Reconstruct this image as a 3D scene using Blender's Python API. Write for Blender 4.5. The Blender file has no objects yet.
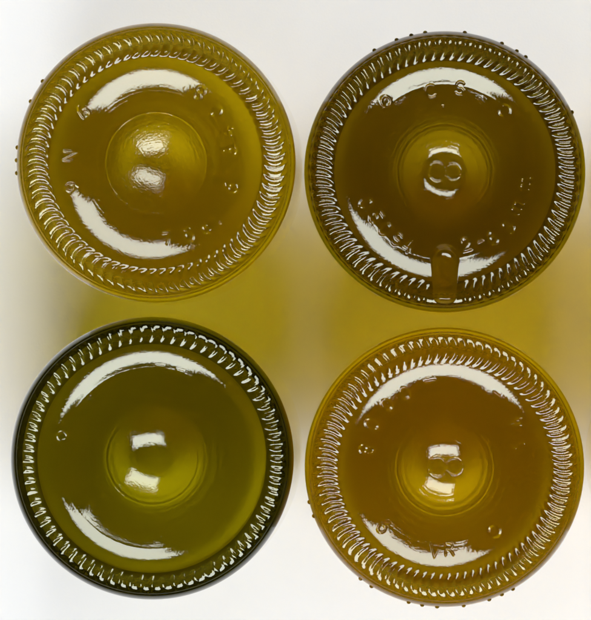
import bpy, math
import numpy as np

C = bpy.context.scene
MM = 0.001
PX = 0.2857 * MM            # one photograph pixel on the plane of the bottle bases
R = 40.0 * MM               # bottle radius at the heel
H = 0.242                   # bottle height
NF, NC = 1440, 360          # fine and coarse segments round the bottle
VPX, VPY = 370.0, 300.0
rng = np.random.default_rng(7)

# ------------------------------------------------------------------ materials
def glass_mat(name, col, rough=0.0, bump=0.06, bscale=1500.0, ior=1.47, dome=1.0):
    m = bpy.data.materials.new(name); m.use_nodes = True
    nt = m.node_tree; b = nt.nodes['Principled BSDF']
    b.inputs['Base Color'].default_value = (*col, 1)
    b.inputs['Transmission Weight'].default_value = 1.0
    b.inputs['IOR'].default_value = ior
    b.inputs['Roughness'].default_value = rough
    b.inputs['Specular Tint'].default_value = (.97, 1, .84, 1)
    tc = nt.nodes.new('ShaderNodeTexCoord')
    n = nt.nodes.new('ShaderNodeTexNoise'); n.inputs['Scale'].default_value = bscale
    n.inputs['Detail'].default_value = 3.0
    nt.links.new(tc.outputs['Object'], n.inputs['Vector'])
    n2 = nt.nodes.new('ShaderNodeTexNoise'); n2.inputs['Scale'].default_value = bscale * 0.16
    n2.inputs['Detail'].default_value = 2.0
    nt.links.new(tc.outputs['Object'], n2.inputs['Vector'])
    add = nt.nodes.new('ShaderNodeMath'); add.operation = 'MULTIPLY_ADD'
    nt.links.new(n2.outputs['Fac'], add.inputs[0]); add.inputs[1].default_value = 1.2
    nt.links.new(n.outputs['Fac'], add.inputs[2])
    bp = nt.nodes.new('ShaderNodeBump'); bp.inputs['Strength'].default_value = 1.0
    sx = nt.nodes.new('ShaderNodeVectorMath'); sx.operation = 'MULTIPLY'
    sx.inputs[1].default_value = (1, 1, 0); nt.links.new(tc.outputs['Object'], sx.inputs[0])
    ln = nt.nodes.new('ShaderNodeVectorMath'); ln.operation = 'LENGTH'; nt.links.new(sx.outputs[0], ln.inputs[0])
    mr = nt.nodes.new('ShaderNodeMapRange')
    mr.inputs['From Min'].default_value = .30*R; mr.inputs['From Max'].default_value = .42*R
    mr.inputs['To Min'].default_value = bump*dome*MM; mr.inputs['To Max'].default_value = bump*MM
    nt.links.new(ln.outputs['Value'], mr.inputs['Value']); nt.links.new(mr.outputs[0], bp.inputs['Distance'])
    nt.links.new(add.outputs[0], bp.inputs['Height'])
    nt.links.new(bp.outputs['Normal'], b.inputs['Normal'])
    return m

def paper_mat():
    m = bpy.data.materials.new('white_paper'); m.use_nodes = True
    nt = m.node_tree; b = nt.nodes['Principled BSDF']
    tc = nt.nodes.new('ShaderNodeTexCoord')
    n = nt.nodes.new('ShaderNodeTexNoise'); n.inputs['Scale'].default_value = 18.0
    n.inputs['Detail'].default_value = 6.0
    nt.links.new(tc.outputs['Object'], n.inputs['Vector'])
    cr = nt.nodes.new('ShaderNodeValToRGB')
    cr.color_ramp.elements[0].position = 0.35; cr.color_ramp.elements[0].color = (0.775, 0.775, 0.765, 1)
    cr.color_ramp.elements[1].position = 0.65; cr.color_ramp.elements[1].color = (0.80, 0.80, 0.79, 1)
    nt.links.new(n.outputs['Fac'], cr.inputs['Fac'])
    nt.links.new(cr.outputs['Color'], b.inputs['Base Color'])
    b.inputs['Roughness'].default_value = 0.85
    b.inputs['Specular IOR Level'].default_value = 0.2
    f = nt.nodes.new('ShaderNodeTexNoise'); f.inputs['Scale'].default_value = 1500.0
    nt.links.new(tc.outputs['Object'], f.inputs['Vector'])
    bp = nt.nodes.new('ShaderNodeBump'); bp.inputs['Strength'].default_value = 0.5
    bp.inputs['Distance'].default_value = 0.05 * MM
    nt.links.new(f.outputs['Fac'], bp.inputs['Height'])
    nt.links.new(bp.outputs['Normal'], b.inputs['Normal'])
    return m

# ------------------------------------------------------------------ lettering
def arc(cx, cy, rx, ry, a0, a1, n=14):
    return [(cx + rx*math.cos(math.radians(a0+(a1-a0)*i/n)), cy + ry*math.sin(math.radians(a0+(a1-a0)*i/n))) for i in range(n+1)]
GLYPH = {   # strokes on a box -0.35..0.35 by -0.5..0.5
    '0': [arc(0, 0, .32, .48, 0, 360, 20)], 'O': [arc(0, 0, .42, .46, 0, 360, 20)],
    'o': [arc(0, 0, .28, .28, 0, 360, 16)], 'C': [arc(0, 0, .40, .46, 50, 310)],
    '1': [[(-.15, .3), (.05, .48), (.05, -.48)]],
    '2': [arc(0, .2, .3, .28, 160, -40) + [(-.3, -.48), (.32, -.48)]],
    '3': [arc(0, .23, .28, .24, 140, -90), arc(0, -.23, .31, .25, 90, -140)],
    '4': [[(.15, -.48), (.15, .48), (-.32, -.15), (.34, -.15)]],
    '5': [[(.28, .48), (-.22, .48), (-.26, .05)] + arc(0, -.16, .3, .31, 130, -140)],
    '6': [arc(0, -.18, .3, .3, 0, 360), [(-.28, -.1), (-.12, .28), (.12, .48)]],
    '7': [[(-.3, .48), (.3, .48), (-.08, -.48)]],
    '8': [arc(0, .24, .25, .24, 0, 360), arc(0, -.24, .30, .25, 0, 360)],
    '9': [arc(0, .18, .3, .3, 0, 360), [(.28, .1), (.12, -.28), (-.12, -.48)]],
    'N': [[(-.3, -.48), (-.3, .48), (.3, -.48), (.3, .48)]],
    'S': [arc(0, .23, .28, .24, 40, 260), arc(0, -.23, .30, .25, 80, -140)],
    'V': [[(-.34, .48), (0, -.48), (.34, .48)]],
    'R': [[(-.28, -.48), (-.28, .46), (.05, .46)] + arc(.05, .22, .24, .24, 90, -90) + [(-.28, -.02)], [(.02, -.02), (.32, -.48)]],
    'B': [[(-.28, -.48), (-.28, .46), (.05, .46)] + arc(.03, .23, .24, .23, 90, -90) + arc(.05, -.24, .26, .24, 90, -90) + [(-.28, -.48)]],
    'm': [[(-.45, -.4), (-.45, .25)], arc(-.22, 0, .22, .25, 180, 0) + [(0, -.4)], arc(.23, 0, .22, .25, 180, 0) + [(.45, -.4)]],
    'c': [arc(0, -.1, .3, .32, 50, 310)], 'l': [[(0, -.45), (0, .5)]],
    '-': [[(-.4, 0), (.4, 0)]], '.': [[(0, 0), (.02, 0)]],
    ':': [[(0, .25), (.02, .25)], [(0, -.25), (.02, -.25)]],
}
def text_height(X, Y, items, cx, cy, ids):
    """height factor 0..1 of raised strokes at local points X, Y (metres)"""
    h = np.zeros_like(X)
    for it in items:
        ch, px, py, size, mode = it[:5]
        sw = (it[5] if len(it) > 5 else 1.15) * PX
        x0, y0 = (px-cx)*PX, -(py-cy)*PX
        if mode == 'in':   up = math.atan2(-y0, -x0)       # tops towards the centre
        elif mode == 'out': up = math.atan2(y0, x0)
        else: up = math.radians(mode)
        ux, uy = math.cos(up), math.sin(up); rx, ry = uy, -ux
        s = size*PX
        near = np.where((X-x0)**2 + (Y-y0)**2 < (s*0.9 + 3*sw)**2)
        xs, ys = X[near], Y[near]; best = np.full(xs.shape, 1e9)
        for st in GLYPH[ch]:
            for (a, b), (c, d) in zip(st[:-1], st[1:]):
                ax, ay = x0 + s*(a*rx+b*ux), y0 + s*(a*ry+b*uy)
                bx, by = x0 + s*(c*rx+d*ux), y0 + s*(c*ry+d*uy)
                L = (bx-ax)**2 + (by-ay)**2 + 1e-12
                t = np.clip(((xs-ax)*(bx-ax)+(ys-ay)*(by-ay))/L, 0, 1)
                best = np.minimum(best, np.hypot(xs-ax-t*(bx-ax), ys-ay-t*(by-ay)))
        v = np.clip(1 - best/(sw*1.5), 0, 1)
        v = v*v*(3-2*v)
        ids[(near[0][v > .02], near[1][v > .02])] = items.index(it) + 1
        h[near] = np.maximum(h[near], v)
    return h

# ------------------------------------------------------------------ mesh building
def smooth(a, b, x):
    t = np.clip((x-a)/(b-a), 0, 1); return t*t*(3-2*t)

def mesh_from(name, V, quads, N, mat, parent, polys=None):
    """quads (n,4) index V; only the vertices used are kept; N = normals of all vertices"""
    used = np.zeros(len(V), bool); used[quads.ravel()] = True
    loops = quads.ravel(); tot = np.full(len(quads), quads.shape[1], np.int32)
    if polys is not None and len(polys):
        used[polys.ravel()] = True
        loops = np.concatenate([loops, polys.ravel()])
        tot = np.concatenate([tot, np.full(len(polys), polys.shape[1], np.int32)])
    remap = np.cumsum(used) - 1
    loops = remap[loops].astype(np.int32)
    v = V[used].astype(np.float32); nn = N[used].astype(np.float32)
    me = bpy.data.meshes.new(name)
    me.vertices.add(len(v)); me.vertices.foreach_set('co', v.ravel())
    me.loops.add(len(loops)); me.loops.foreach_set('vertex_index', loops)
    start = np.concatenate([[0], np.cumsum(tot)[:-1]]).astype(np.int32)
    me.polygons.add(len(tot)); me.polygons.foreach_set('loop_start', start)
    try: me.polygons.foreach_set('loop_total', tot)
    except Exception: pass
    me.update(calc_edges=True)
    me.shade_smooth()
    me.normals_split_custom_set_from_vertices(nn)
    me.materials.append(mat)
    o = bpy.data.objects.new(name, me); C.collection.objects.link(o); o.parent = parent
    return o

def grid_normals(P):
    """P: (rings, segs, 3) closed round; normals by central differences"""
    du = np.roll(P, -1, 1) - np.roll(P, 1, 1)
    dv = np.empty_like(P); dv[1:-1] = P[2:] - P[:-2]; dv[0] = P[1]-P[0]; dv[-1] = P[-1]-P[-2]
    n = np.cross(dv, du); l = np.linalg.norm(n, axis=2, keepdims=True)
    return n / np.maximum(l, 1e-20)

def pchip(x, xp, fp):
    xp = np.array(xp, float); fp = np.array(fp, float)
    h = np.diff(xp); dl = np.diff(fp)/h; m = np.zeros_like(fp)
    for i in range(1, len(xp)-1):
        if dl[i-1]*dl[i] > 0:
            w1, w2 = 2*h[i]+h[i-1], h[i]+2*h[i-1]; m[i] = (w1+w2)/(w1/dl[i-1]+w2/dl[i])
    m[0], m[-1] = dl[0], dl[-1]
    x = np.clip(x, xp[0], xp[-1]); i = np.clip(np.searchsorted(xp, x)-1, 0, len(h)-1)
    t = (x-xp[i])/h[i]
    return ((1+2*t)*(1-t)**2*fp[i] + t*(1-t)**2*h[i]*m[i] + t*t*(3-2*t)*fp[i+1] + t*t*(t-1)*h[i]*m[i+1])

def make_bottle(name, label, cx, cy, S, detail=True):
    """bottle standing on its mouth, base towards the camera"""
    R = 40.0*MM*S.get('R', 1.0)
    root = bpy.data.objects.new(name, None); C.collection.objects.link(root)
    root.empty_display_size = 0.02
    root['label'] = label; root['category'] = 'bottle'
    root['group'] = 'green glass bottles standing upside down in rows'
    lean = S.get('lean', (0, 0))      # how far the mouth sits from straight under the base (mm)
    bx, by = (cx-VPX)*PX, -(cy-VPY)*PX
    root.location = (bx + lean[0]*MM, by + lean[1]*MM, 0)
    ax = math.atan2(-lean[0]*MM, H); ay = math.atan2(-lean[1]*MM, H)
    root.rotation_euler = (-ay, ax, 0)
    segs = NF if detail else NC
    rb = S.get('rb', .84)*R           # bearing ring radius
    # ---- profile of the outside of the base: (r, depth below bearing plane)
    tr = [t[0]*R for t in S['tilt']]; tv = [t[1] for t in S['tilt']]
    fine = np.linspace(0, rb, 2001)
    tl = np.radians(pchip(fine, tr + [rb], tv + [0]))
    # turning rings left by the mould
    for (r0, r1, wl, amp) in S.get('ripple', []):
        tl = tl + np.radians(amp)*smooth(r0*R-.001, r0*R, fine)*(1-smooth(r1*R, r1*R+.001, fine))*np.sin(2*math.pi*fine/(wl*MM)+3*np.sin(fine*900))
    for (rr, w, amp) in S.get('ringline', []):
        u = (fine-rr*R)/(w*MM); tl = tl + np.radians(amp)*(-u*np.exp(-u*u))*2.3
    sl = np.tan(tl); dep = np.concatenate([np.cumsum(sl[::-1])[::-1]])*(fine[1]-fine[0])
    dep -= dep[-1]
    st = .22*MM if detail else .8*MM
    ra = np.concatenate([np.arange(.35*MM, rb, st), [rb]])
    da = np.interp(ra, fine, dep)
    # heel: superellipse from bearing ring to full radius
    hd = S.get('heel', 6.0)*MM
    t = np.linspace(0, math.pi/2, 90 if detail else 24)[1:]
    rh = rb + (R-rb)*np.sin(t)**(2/3.3); dh = hd*(1-np.cos(t))
    extra = np.linspace(rb, rh[0], 8 if detail else 4)[1:-1]
    dx = hd*(1-np.sqrt(1-((extra-rb)/(R-rb))**3.3))
    rh = np.concatenate([extra, rh]); dh = np.concatenate([dx, dh])
    r_o = np.concatenate([ra, rh]); d_o = np.concatenate([da, dh])
    nb = len(r_o)
    # ---- grid of base
    phi = np.arange(segs)*2*math.pi/segs
    RR, PH = np.meshgrid(r_o, phi, indexing='ij'); DD = np.repeat(d_o[:, None], segs, 1)
    dr = np.gradient(r_o); dd = np.gradient(d_o); ln = np.hypot(dr, dd)
    nr, nz = (dd/ln)[:, None], (dr/ln)[:, None]          # outward normal of the profile (r, up)
    disp = np.zeros_like(RR)
    X, Y = RR*np.cos(PH), RR*np.sin(PH)
    # knurls
    k0, k1, kc = S['kn']                   # inner, outer and middle radius
    rn = RR/R
    u = (rn-kc)/(k1-k0)*2
    wob = .10*np.sin(PH*5+1)+.06*np.sin(PH*11+2)
    ph = S['N']*(PH + (-S['curve']*u*u + S['slant']*u)/S['N']) + wob
    e = S.get('edge', .06)
    w = smooth(k0-.02, k0+e, rn)*(1-smooth(k1-e, k1+.02, rn))
    c = np.sqrt(.02+np.cos(ph/2)**2) if S.get('lump') else .5+.5*np.cos(ph)
    sharp = S.get('sharp', 1.0)
    amp = S['amp']*MM*(1+.18*np.sin(PH*3+cx)+.10*np.sin(PH*7+cy))
    tooth = np.floor((ph-math.pi)/(2*math.pi)).astype(int) % S['N']
    amp = amp*(1+.16*rng.uniform(-1, 1, S['N'])[tooth])
    lug = S.get('lug')
    if lug is not None:
        dphi = np.abs(np.angle(np.exp(1j*(PH-math.radians(lug)))))
        w = w*smooth(.10, .20, dphi)
    if detail or True:
        disp += amp*w*(c**sharp)
    disp -= .10*MM*np.exp(-((rn-.962)/.006)**2) if detail else 0
    masks = {}
    if detail:
        # lettering
        tid = np.zeros(X.shape, int)
        th = text_height(X, Y, S.get('text', []), cx, cy, tid)
        disp += S.get('emboss', .23)*MM*th
        for q in range(len(S.get('text', []))): masks['embossed_character', q] = tid == q+1
        # heel dots
        hdot = np.zeros_like(RR)
        did = np.zeros(X.shape, int)
        for di, (px, py) in enumerate(S.get('dots', [])):
            a = math.atan2(-(py-cy), px-cx); dz = (S.get('dotd', 4.9)+rng.uniform(-.3, .3))*MM
            ad = np.angle(np.exp(1j*(PH-a)))*RR
            q = (ad**2 + (DD-dz)**2)/(.62*MM)**2
            did[(q < 1) & (RR > .9*R)] = di+1
            hdot = np.maximum(hdot, np.where(RR > .9*R, np.sqrt(np.clip(1-q, 0, 1)), 0))
        disp += .55*MM*hdot
        for q in range(len(S.get('dots', []))): masks['heel_dot', q] = did == q+1
        # slow unevenness of blown glass
        disp += .02*MM*np.sin(PH*2+cx)*(RR/R) + .012*MM*np.sin(PH*5+cy)*(RR/R)*np.sin(RR*400)
    r2 = RR + disp*nr; z2 = -DD + disp*nz
    if lug is not None and detail:
        a = math.radians(lug)
        lu = X*math.cos(a)+Y*math.sin(a); lv = -X*math.sin(a)+Y*math.cos(a)
        l0, l1, hw = S['lugr']               # pixels: inner end, outer end, half width
        l0, l1, hw = l0*PX, l1*PX, hw*PX
        dx = np.maximum(np.maximum(l0+hw-lu, lu-(l1-hw)), 0)
        q = np.hypot(dx, lv)/hw
        top = 1.0*MM
        q4 = np.clip(q, 0, 1.4)
        hb = top - .8*MM*q4**4 - .5*MM*q4**2 - 6*MM*np.clip(q4-1, 0, 1)
        hb -= 2.6*MM*smooth(.90*R, .985*R, lu)
        inside = q4 < 1.3
        k = .35*MM
        hh = np.clip(.5+.5*(hb-z2)/k, 0, 1)
        zz = z2*(1-hh)+hb*hh + k*hh*(1-hh)
        zz = np.where(inside, zz, z2)
        masks['lug', 0] = (zz-z2) > .06*MM
        z2 = zz
    # a weak mould seam across the base
    Z = H + z2
    P = np.stack([r2*np.cos(PH), r2*np.sin(PH), Z], 2)
    # ---- rest of outside and inside, coarse
    Rf = S.get('flare', 1.015)*R
    zs = [(R, hd+.004), (R*1.002, .028), (R*1.006, .06), (R*1.018, .11), (Rf*.999, .160), (Rf, .175), (Rf*.995, .184)]
    for i in range(1, 17):                         # shoulder
        a = i/16
        rr = .0145 + (Rf*.995-.0145)*(.5+.5*math.cos(math.pi*a))
        zs.append((rr, .184+.032*a))
    zs += [(.0140, 0.2160), (.0139, 0.2200), (.0158, 0.2220), (.0163, 0.2300), (.0158, 0.2390), (.0140, 0.2420),   # mouth ring
           (.0110, 0.2415), (.0098, 0.2390), (.0098, 0.2160)]
    for i in range(16, -1, -1):
        a = i/16
        rr = .0105 + (Rf*.995-.0032-.0105)*(.5+.5*math.cos(math.pi*a))
        zs.append((rr, .184+.029*a))
    zs += [(Rf-.0030, .160), (R*1.018-.0028, .11), (R*1.006-.0028, .06), (R-.0030, .030)]
    # inner heel and inner side of the punt
    tb = S.get('tb', 4.5)*MM
    ri = rb - .003
    for i in range(1, 12):
        a = i/12*math.pi/2
        zs.append((ri + (R-.0030-ri)*math.cos(a), .022 - (.022-tb)*math.sin(a)))
    for rr in np.linspace(ri, .0012, 26):
        zs.append((rr, float(np.interp(rr*1.02, fine, dep)) + tb + .0004*math.sin(rr*300)))
    zs = np.array(zs)
    pc = np.arange(NC)*2*math.pi/NC
    # add small unevenness of the blown inside
    Rc = np.repeat(zs[:, 0:1], NC, 1); Dc = np.repeat(zs[:, 1:2], NC, 1); Pc = np.repeat(pc[None], len(zs), 0)
    inner = np.zeros(len(zs)); inner[-44:] = 1
    Rc = Rc + inner[:, None]*.25*MM*np.sin(Pc*3+Dc*60+cx)*(Rc/R) + inner[:, None]*.12*MM*np.sin(Pc*7-Dc*90+cy)*(Rc/R)
    Q = np.stack([Rc*np.cos(Pc), Rc*np.sin(Pc), H-Dc], 2)
    step = segs//NC
    full = np.concatenate([P[-3:, ::step], Q], 0)
    NQ = grid_normals(full)[3:]
    NP = grid_normals(np.concatenate([P, P[-1:] + np.array([0, 0, -.001])], 0))[:-1]
    if step > 1: pass
    V = np.concatenate([P.reshape(-1, 3), [[0, 0, P[0, :, 2].mean()]], Q.reshape(-1, 3), [[0, 0, Q[-1, 0, 2]]]])
    N = np.concatenate([NP.reshape(-1, 3), [[0, 0, 1]], NQ.reshape(-1, 3), [[0, 0, -1]]])
    pole = nb*segs; q0 = pole+1; pole2 = q0 + len(zs)*NC
    i, j = np.meshgrid(np.arange(nb-1), np.arange(segs), indexing='ij'); j2 = (j+1) % segs
    quads = np.stack([i*segs+j, (i+1)*segs+j, (i+1)*segs+j2, i*segs+j2], 2)
    jj = np.arange(segs); cap = np.stack([np.full(segs, pole), jj, (jj+1) % segs], 1)
    i, j = np.meshgrid(np.arange(len(zs)-1), np.arange(NC), indexing='ij'); j2 = (j+1) % NC
    qb = np.stack([q0+i*NC+j, q0+(i+1)*NC+j, q0+(i+1)*NC+j2, q0+i*NC+j2], 2).reshape(-1, 4)
    jc = np.arange(NC); cap2 = np.stack([np.full(NC, pole2), q0+(len(zs)-1)*NC+(jc+1) % NC, q0+(len(zs)-1)*NC+jc], 1)
    last = (nb-1)*segs
    if step > 1:
        cols = [last + (jc*step+k) % segs for k in range(step, -1, -1)]
        tr_ = np.stack(cols + [q0+jc, q0+(jc+1) % NC], 1)
    else:
        tr_ = np.stack([last+jc, q0+jc, q0+(jc+1) % NC, last+(jc+1) % NC], 1)
    # ---- split into parts
    rm = RR[:-1]/R
    lab = np.zeros(rm.shape, int)                                   # 0 punt
    ki, ko = k0-.02, S.get('ko', k1+.02)
    lab[(rm >= ki) & (rm < ko)] = 1; lab[rm >= ko] = 2
    names = {0: 'punt', 1: 'knurled_ring', 2: 'heel'}
    for q, ((nm, _), mk) in enumerate(masks.items()):
        if mk.any():
            f = mk[:-1] | mk[1:]; f = f | np.roll(f, -1, 1)
            lab[f] = 3+q; names[3+q] = nm
    mat = S['mat']; mat_in = S['mat_in']
    parts = {}
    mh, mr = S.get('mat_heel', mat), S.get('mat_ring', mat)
    for q, nm in names.items():
        sel = quads[lab == q]
        if not len(sel): continue
        host = {'embossed_character': 'punt', 'heel_dot': 'heel'}.get(nm)
        pa = parts[host] if host else root
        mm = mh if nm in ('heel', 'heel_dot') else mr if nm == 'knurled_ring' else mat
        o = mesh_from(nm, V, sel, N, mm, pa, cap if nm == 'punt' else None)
        parts.setdefault(nm, o)
    nin = len(zs) - 44
    selo = qb[:(nin)*NC]; seli = qb[(nin)*NC:]
    mesh_from('side_wall', V, selo, N, mat, root, tr_)
    mesh_from('inner_wall', V, seli, N, mat_in, root, cap2)
    return root

# ------------------------------------------------------------------ the four bottles
def mats(nm, col, bump=.022, rin=.5, dome=1.5):
    return glass_mat(nm+'_glass', col, 0.015, bump, dome=dome), glass_mat(nm+'_glass_inside', col, rin, .05, 260, ior=1.115)

TILT = [(0, 0), (.065, 9), (.18, 24), (.33, 33), (.55, 24), (.71, 9)]
m1, m1i = mats('olive_gold', (.745, .63, .045), .024, dome=3.6)
m2, m2i = mats('dark_amber', (.62, .505, .035))
m3, m3i = mats('moss_green', (.63, .575, .03))
m4, m4i = mats('amber', (.73, .585, .028))

m2h = glass_mat('dark_amber_thick_shaded_glass', (.13, .105, .01), 0, .018)  # heel tint: thicker glass, plus dark surroundings refracted at the rim painted in
m3h = glass_mat('moss_green_thick_shaded_glass', (.012, .012, .004), 0, .018)  # near-black heel: thick glass and the rim's dark refraction put into the colour
m2r = glass_mat('dark_amber_shaded_ring_glass', (.25, .20, .018), 0, .018)  # ring darker than the body: thick glass and rim shade in its colour
m3r = glass_mat('moss_green_shaded_ring_glass', (.13, .12, .012), 0, .018)  # same for the green ring, rim shade painted in over thicker glass

b1 = dict(mat=m1, mat_in=m1i, tilt=TILT, rb=.84, kn=(.775, .925, .85), N=73, curve=2.6, slant=0, amp=.62, lump=1, edge=.025, sharp=1, lean=(1.2, -.2),
          ringline=[(.365, .22, -16)], ripple=[(.05, .36, .9, 1.8), (.4, .52, 1.6, 2.2)],
          text=[('8', 199, 93, 14, 'in'), ('0', 216, 112, 12, 'in'), ('4', 227, 132, 12, 'in'), ('8', 229, 151, 13, 'in'), ('6', 230, 187, 14, 'in'),
                ('6', 72, 187, 13, 'in'), ('N', 71, 156, 15, 'in'), ('9', 83, 112, 14, 'in'),
                ('7', 167, 238, 12, 'in'), ('5', 188, 235, 13, 'in'), ('c', 205, 228, 12, 'in'), ('l', 216, 220, 12, 'in')],
          dots=[(15, 147), (15, 160), (15, 173), (28, 100), (41, 80)])
T2 = [(0, 0), (.10, 5), (.135, 9), (.18, 24), (.35, 31), (.63, 24), (.77, 9)]
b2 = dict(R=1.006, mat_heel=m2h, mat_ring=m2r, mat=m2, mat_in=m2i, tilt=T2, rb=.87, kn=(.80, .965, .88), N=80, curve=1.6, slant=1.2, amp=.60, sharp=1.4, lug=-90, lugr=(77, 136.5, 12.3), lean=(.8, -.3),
          ringline=[(.62, .3, 5), (.34, .4, 3)], ripple=[(.2, .40, 1.4, 2.4)],
          text=[('O', 386, 101, 11, 'out'), ('C', 431, 91, 14, 'out'), ('S', 460, 88, 14, 'out'), ('O', 504, 111, 13, 'out'), ('.', 443, 106, 10, 'in'),
                ('0', 366, 203, 13, 'in'), ('5', 376, 217, 14, 'in'), ('0', 385, 229, 14, 'in'), ('S', 397, 239, 13, 'in'), ('4', 408, 246, 12, 'in'),
                ('2', 466, 244, 13, 'in'), ('-', 480, 241, 8, 'in'), ('6', 492, 238, 13, 'in'), ('3', 508, 227, 13, 'in'), ('m', 516, 207, 13, 'in'), ('m', 524, 183, 13, 'in'),
                ('8', 445, 171, 33, 0, .75)],
          dots=[(372, 46), (396, 38), (411, 34), (425, 31), (465, 31), (503, 41), (518, 49), (527, 55), (574, 111)])
T3 = [(0, 0), (.10, 9), (.21, 24), (.40, 31), (.645, 24), (.76, 9)]
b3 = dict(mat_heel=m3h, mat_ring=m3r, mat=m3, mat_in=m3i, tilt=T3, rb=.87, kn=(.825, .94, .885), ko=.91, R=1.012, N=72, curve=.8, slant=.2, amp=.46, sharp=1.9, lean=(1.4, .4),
          ringline=[(.64, .3, 4), (.33, .35, 4)], ripple=[(.28, .5, 1.5, 2.0)],
          text=[('-', 160, 366, 9, 'in'), ('-', 180, 371, 9, 'in'), ('o', 62, 436, 16, 'in', .8)], emboss=.14,
          dots=[])
T4 = [(0, 0), (.09, 9), (.19, 24), (.37, 32), (.62, 24), (.745, 9)]
b4 = dict(mat=m4, mat_in=m4i, tilt=T4, rb=.85, kn=(.765, .925, .845), N=85, curve=2.0, slant=.5, amp=.50, sharp=1.3, lean=(.5, 0),
          ringline=[(.54, .3, 6), (.34, .4, 4)], ripple=[(.2, .56, 1.3, 3.0)],
          text=[('-', 430, 381, 13, 'in'), ('0', 405, 393, 13, 'in'), ('0', 387, 405, 13, 'in'), ('0', 372, 425, 14, 'in'), ('8', 367, 450, 14, 'in'),
                ('-', 497, 394, 9, 'in'), ('4', 516, 423, 13, 'in'), ('1', 518, 446, 12, 'in'),
                ('6', 383, 527, 13, 'in'), ('V', 435, 551, 13, 'in'), ('R', 449, 549, 13, 'in'), ('o', 452, 543, 5, 'in'), ('O', 494, 531, 13, 'in'),
                ('8', 446, 467, 35, 0, .9)],
          dots=[(307, 503), (312, 517), (359, 581), (370, 589), (408, 605), (422, 607), (437, 609), (464, 608), (490, 602), (503, 597), (514, 591)])

make_bottle('glass_bottle', 'olive gold glass bottle, base up, with broad crescent knurls and a small ring line', 155.5, 162.5, b1)
make_bottle('glass_bottle', 'dark brown glass bottle, base up, with a rounded lug breaking its knurled ring', 444.8, 171.5, b2)
make_bottle('glass_bottle', 'moss green glass bottle, base up, with a blackish rim, at the lower left', 151.8, 458.5, b3)
make_bottle('glass_bottle', 'amber glass bottle, base up, with a sideways figure 8 in its middle', 444.5, 467.5, b4)
bn = dict(b1); bn.update(text=[], dots=[], lean=(0, 0), flare=1.03)
bn2 = dict(b4); bn2.update(text=[], dots=[], lean=(0, 0), flare=1.03)
make_bottle('glass_bottle', 'sliver of a glass bottle at the right edge beside the dark brown bottle', 739.5, 168, bn, detail=False)
make_bottle('glass_bottle', 'sliver of a glass bottle at the right edge beside the amber bottle', 739.5, 464, bn2, detail=False)

# ------------------------------------------------------------------ paper under the bottles
me = bpy.data.meshes.new('ground')
n = 40; L = 1.5
vs = [(-L+2*L*i/n, -L+2*L*j/n, -.0005) for j in range(n+1) for i in range(n+1)]
fs = [(j*(n+1)+i, j*(n+1)+i+1, (j+1)*(n+1)+i+1, (j+1)*(n+1)+i) for j in range(n) for i in range(n)]
me.from_pydata(vs, [], fs); me.materials.append(paper_mat())
g = bpy.data.objects.new('ground', me); C.collection.objects.link(g); g['kind'] = 'structure'

# ------------------------------------------------------------------ light: two softboxes
def softbox(name, x, y, z, w, h, power, col, tgt):
    l = bpy.data.lights.new(name, 'AREA'); l.shape = 'RECTANGLE'; l.size = w; l.size_y = h
    l.energy = power; l.color = col
    o = bpy.data.objects.new(name, l); C.collection.objects.link(o); o.location = (x, y, z)
    from mathutils import Vector
    d = Vector(tgt) - Vector((x, y, z))
    o.rotation_euler = d.to_track_quat('-Z', 'Y').to_euler()
    return o
softbox('softbox', .145, .44, .95, .72, .32, 11.2, (.945, .965, 1), (0, 0, .24))
softbox('softbox', .037, -.44, .95, .72, .32, 12.9, (.945, .965, 1), (0, 0, .24))
w = bpy.data.worlds.new('World'); C.world = w; w.use_nodes = True
w.node_tree.nodes['Background'].inputs[0].default_value = (.9, .95, 1, 1)
w.node_tree.nodes['Background'].inputs[1].default_value = 0.01

# ------------------------------------------------------------------ camera
D = 3.82
cam = bpy.data.cameras.new('camera'); co = bpy.data.objects.new('camera', cam); C.collection.objects.link(co)
co.location = (0, 0, H + D); co.rotation_euler = (0, 0, 0)
cam.sensor_fit = 'HORIZONTAL'; cam.sensor_width = 36
cam.lens = 36*D/(591*PX)
cam.shift_x = (295.5-VPX)/591; cam.shift_y = -(310-VPY)/591
cam.clip_end = 20; cam.clip_start = .1
C.camera = co

C.view_settings.view_transform = 'Standard'; C.view_settings.look = 'None'
C.view_settings.exposure = 0; C.view_settings.gamma = 1
cy_ = C.cycles
cy_.max_bounces = 24; cy_.transmission_bounces = 24; cy_.glossy_bounces = 12; cy_.diffuse_bounces = 4
cy_.caustics_reflective = True; cy_.caustics_refractive = True
cy_.blur_glossy = 0.3; cy_.sample_clamp_indirect = 8
cy_.use_denoising = True
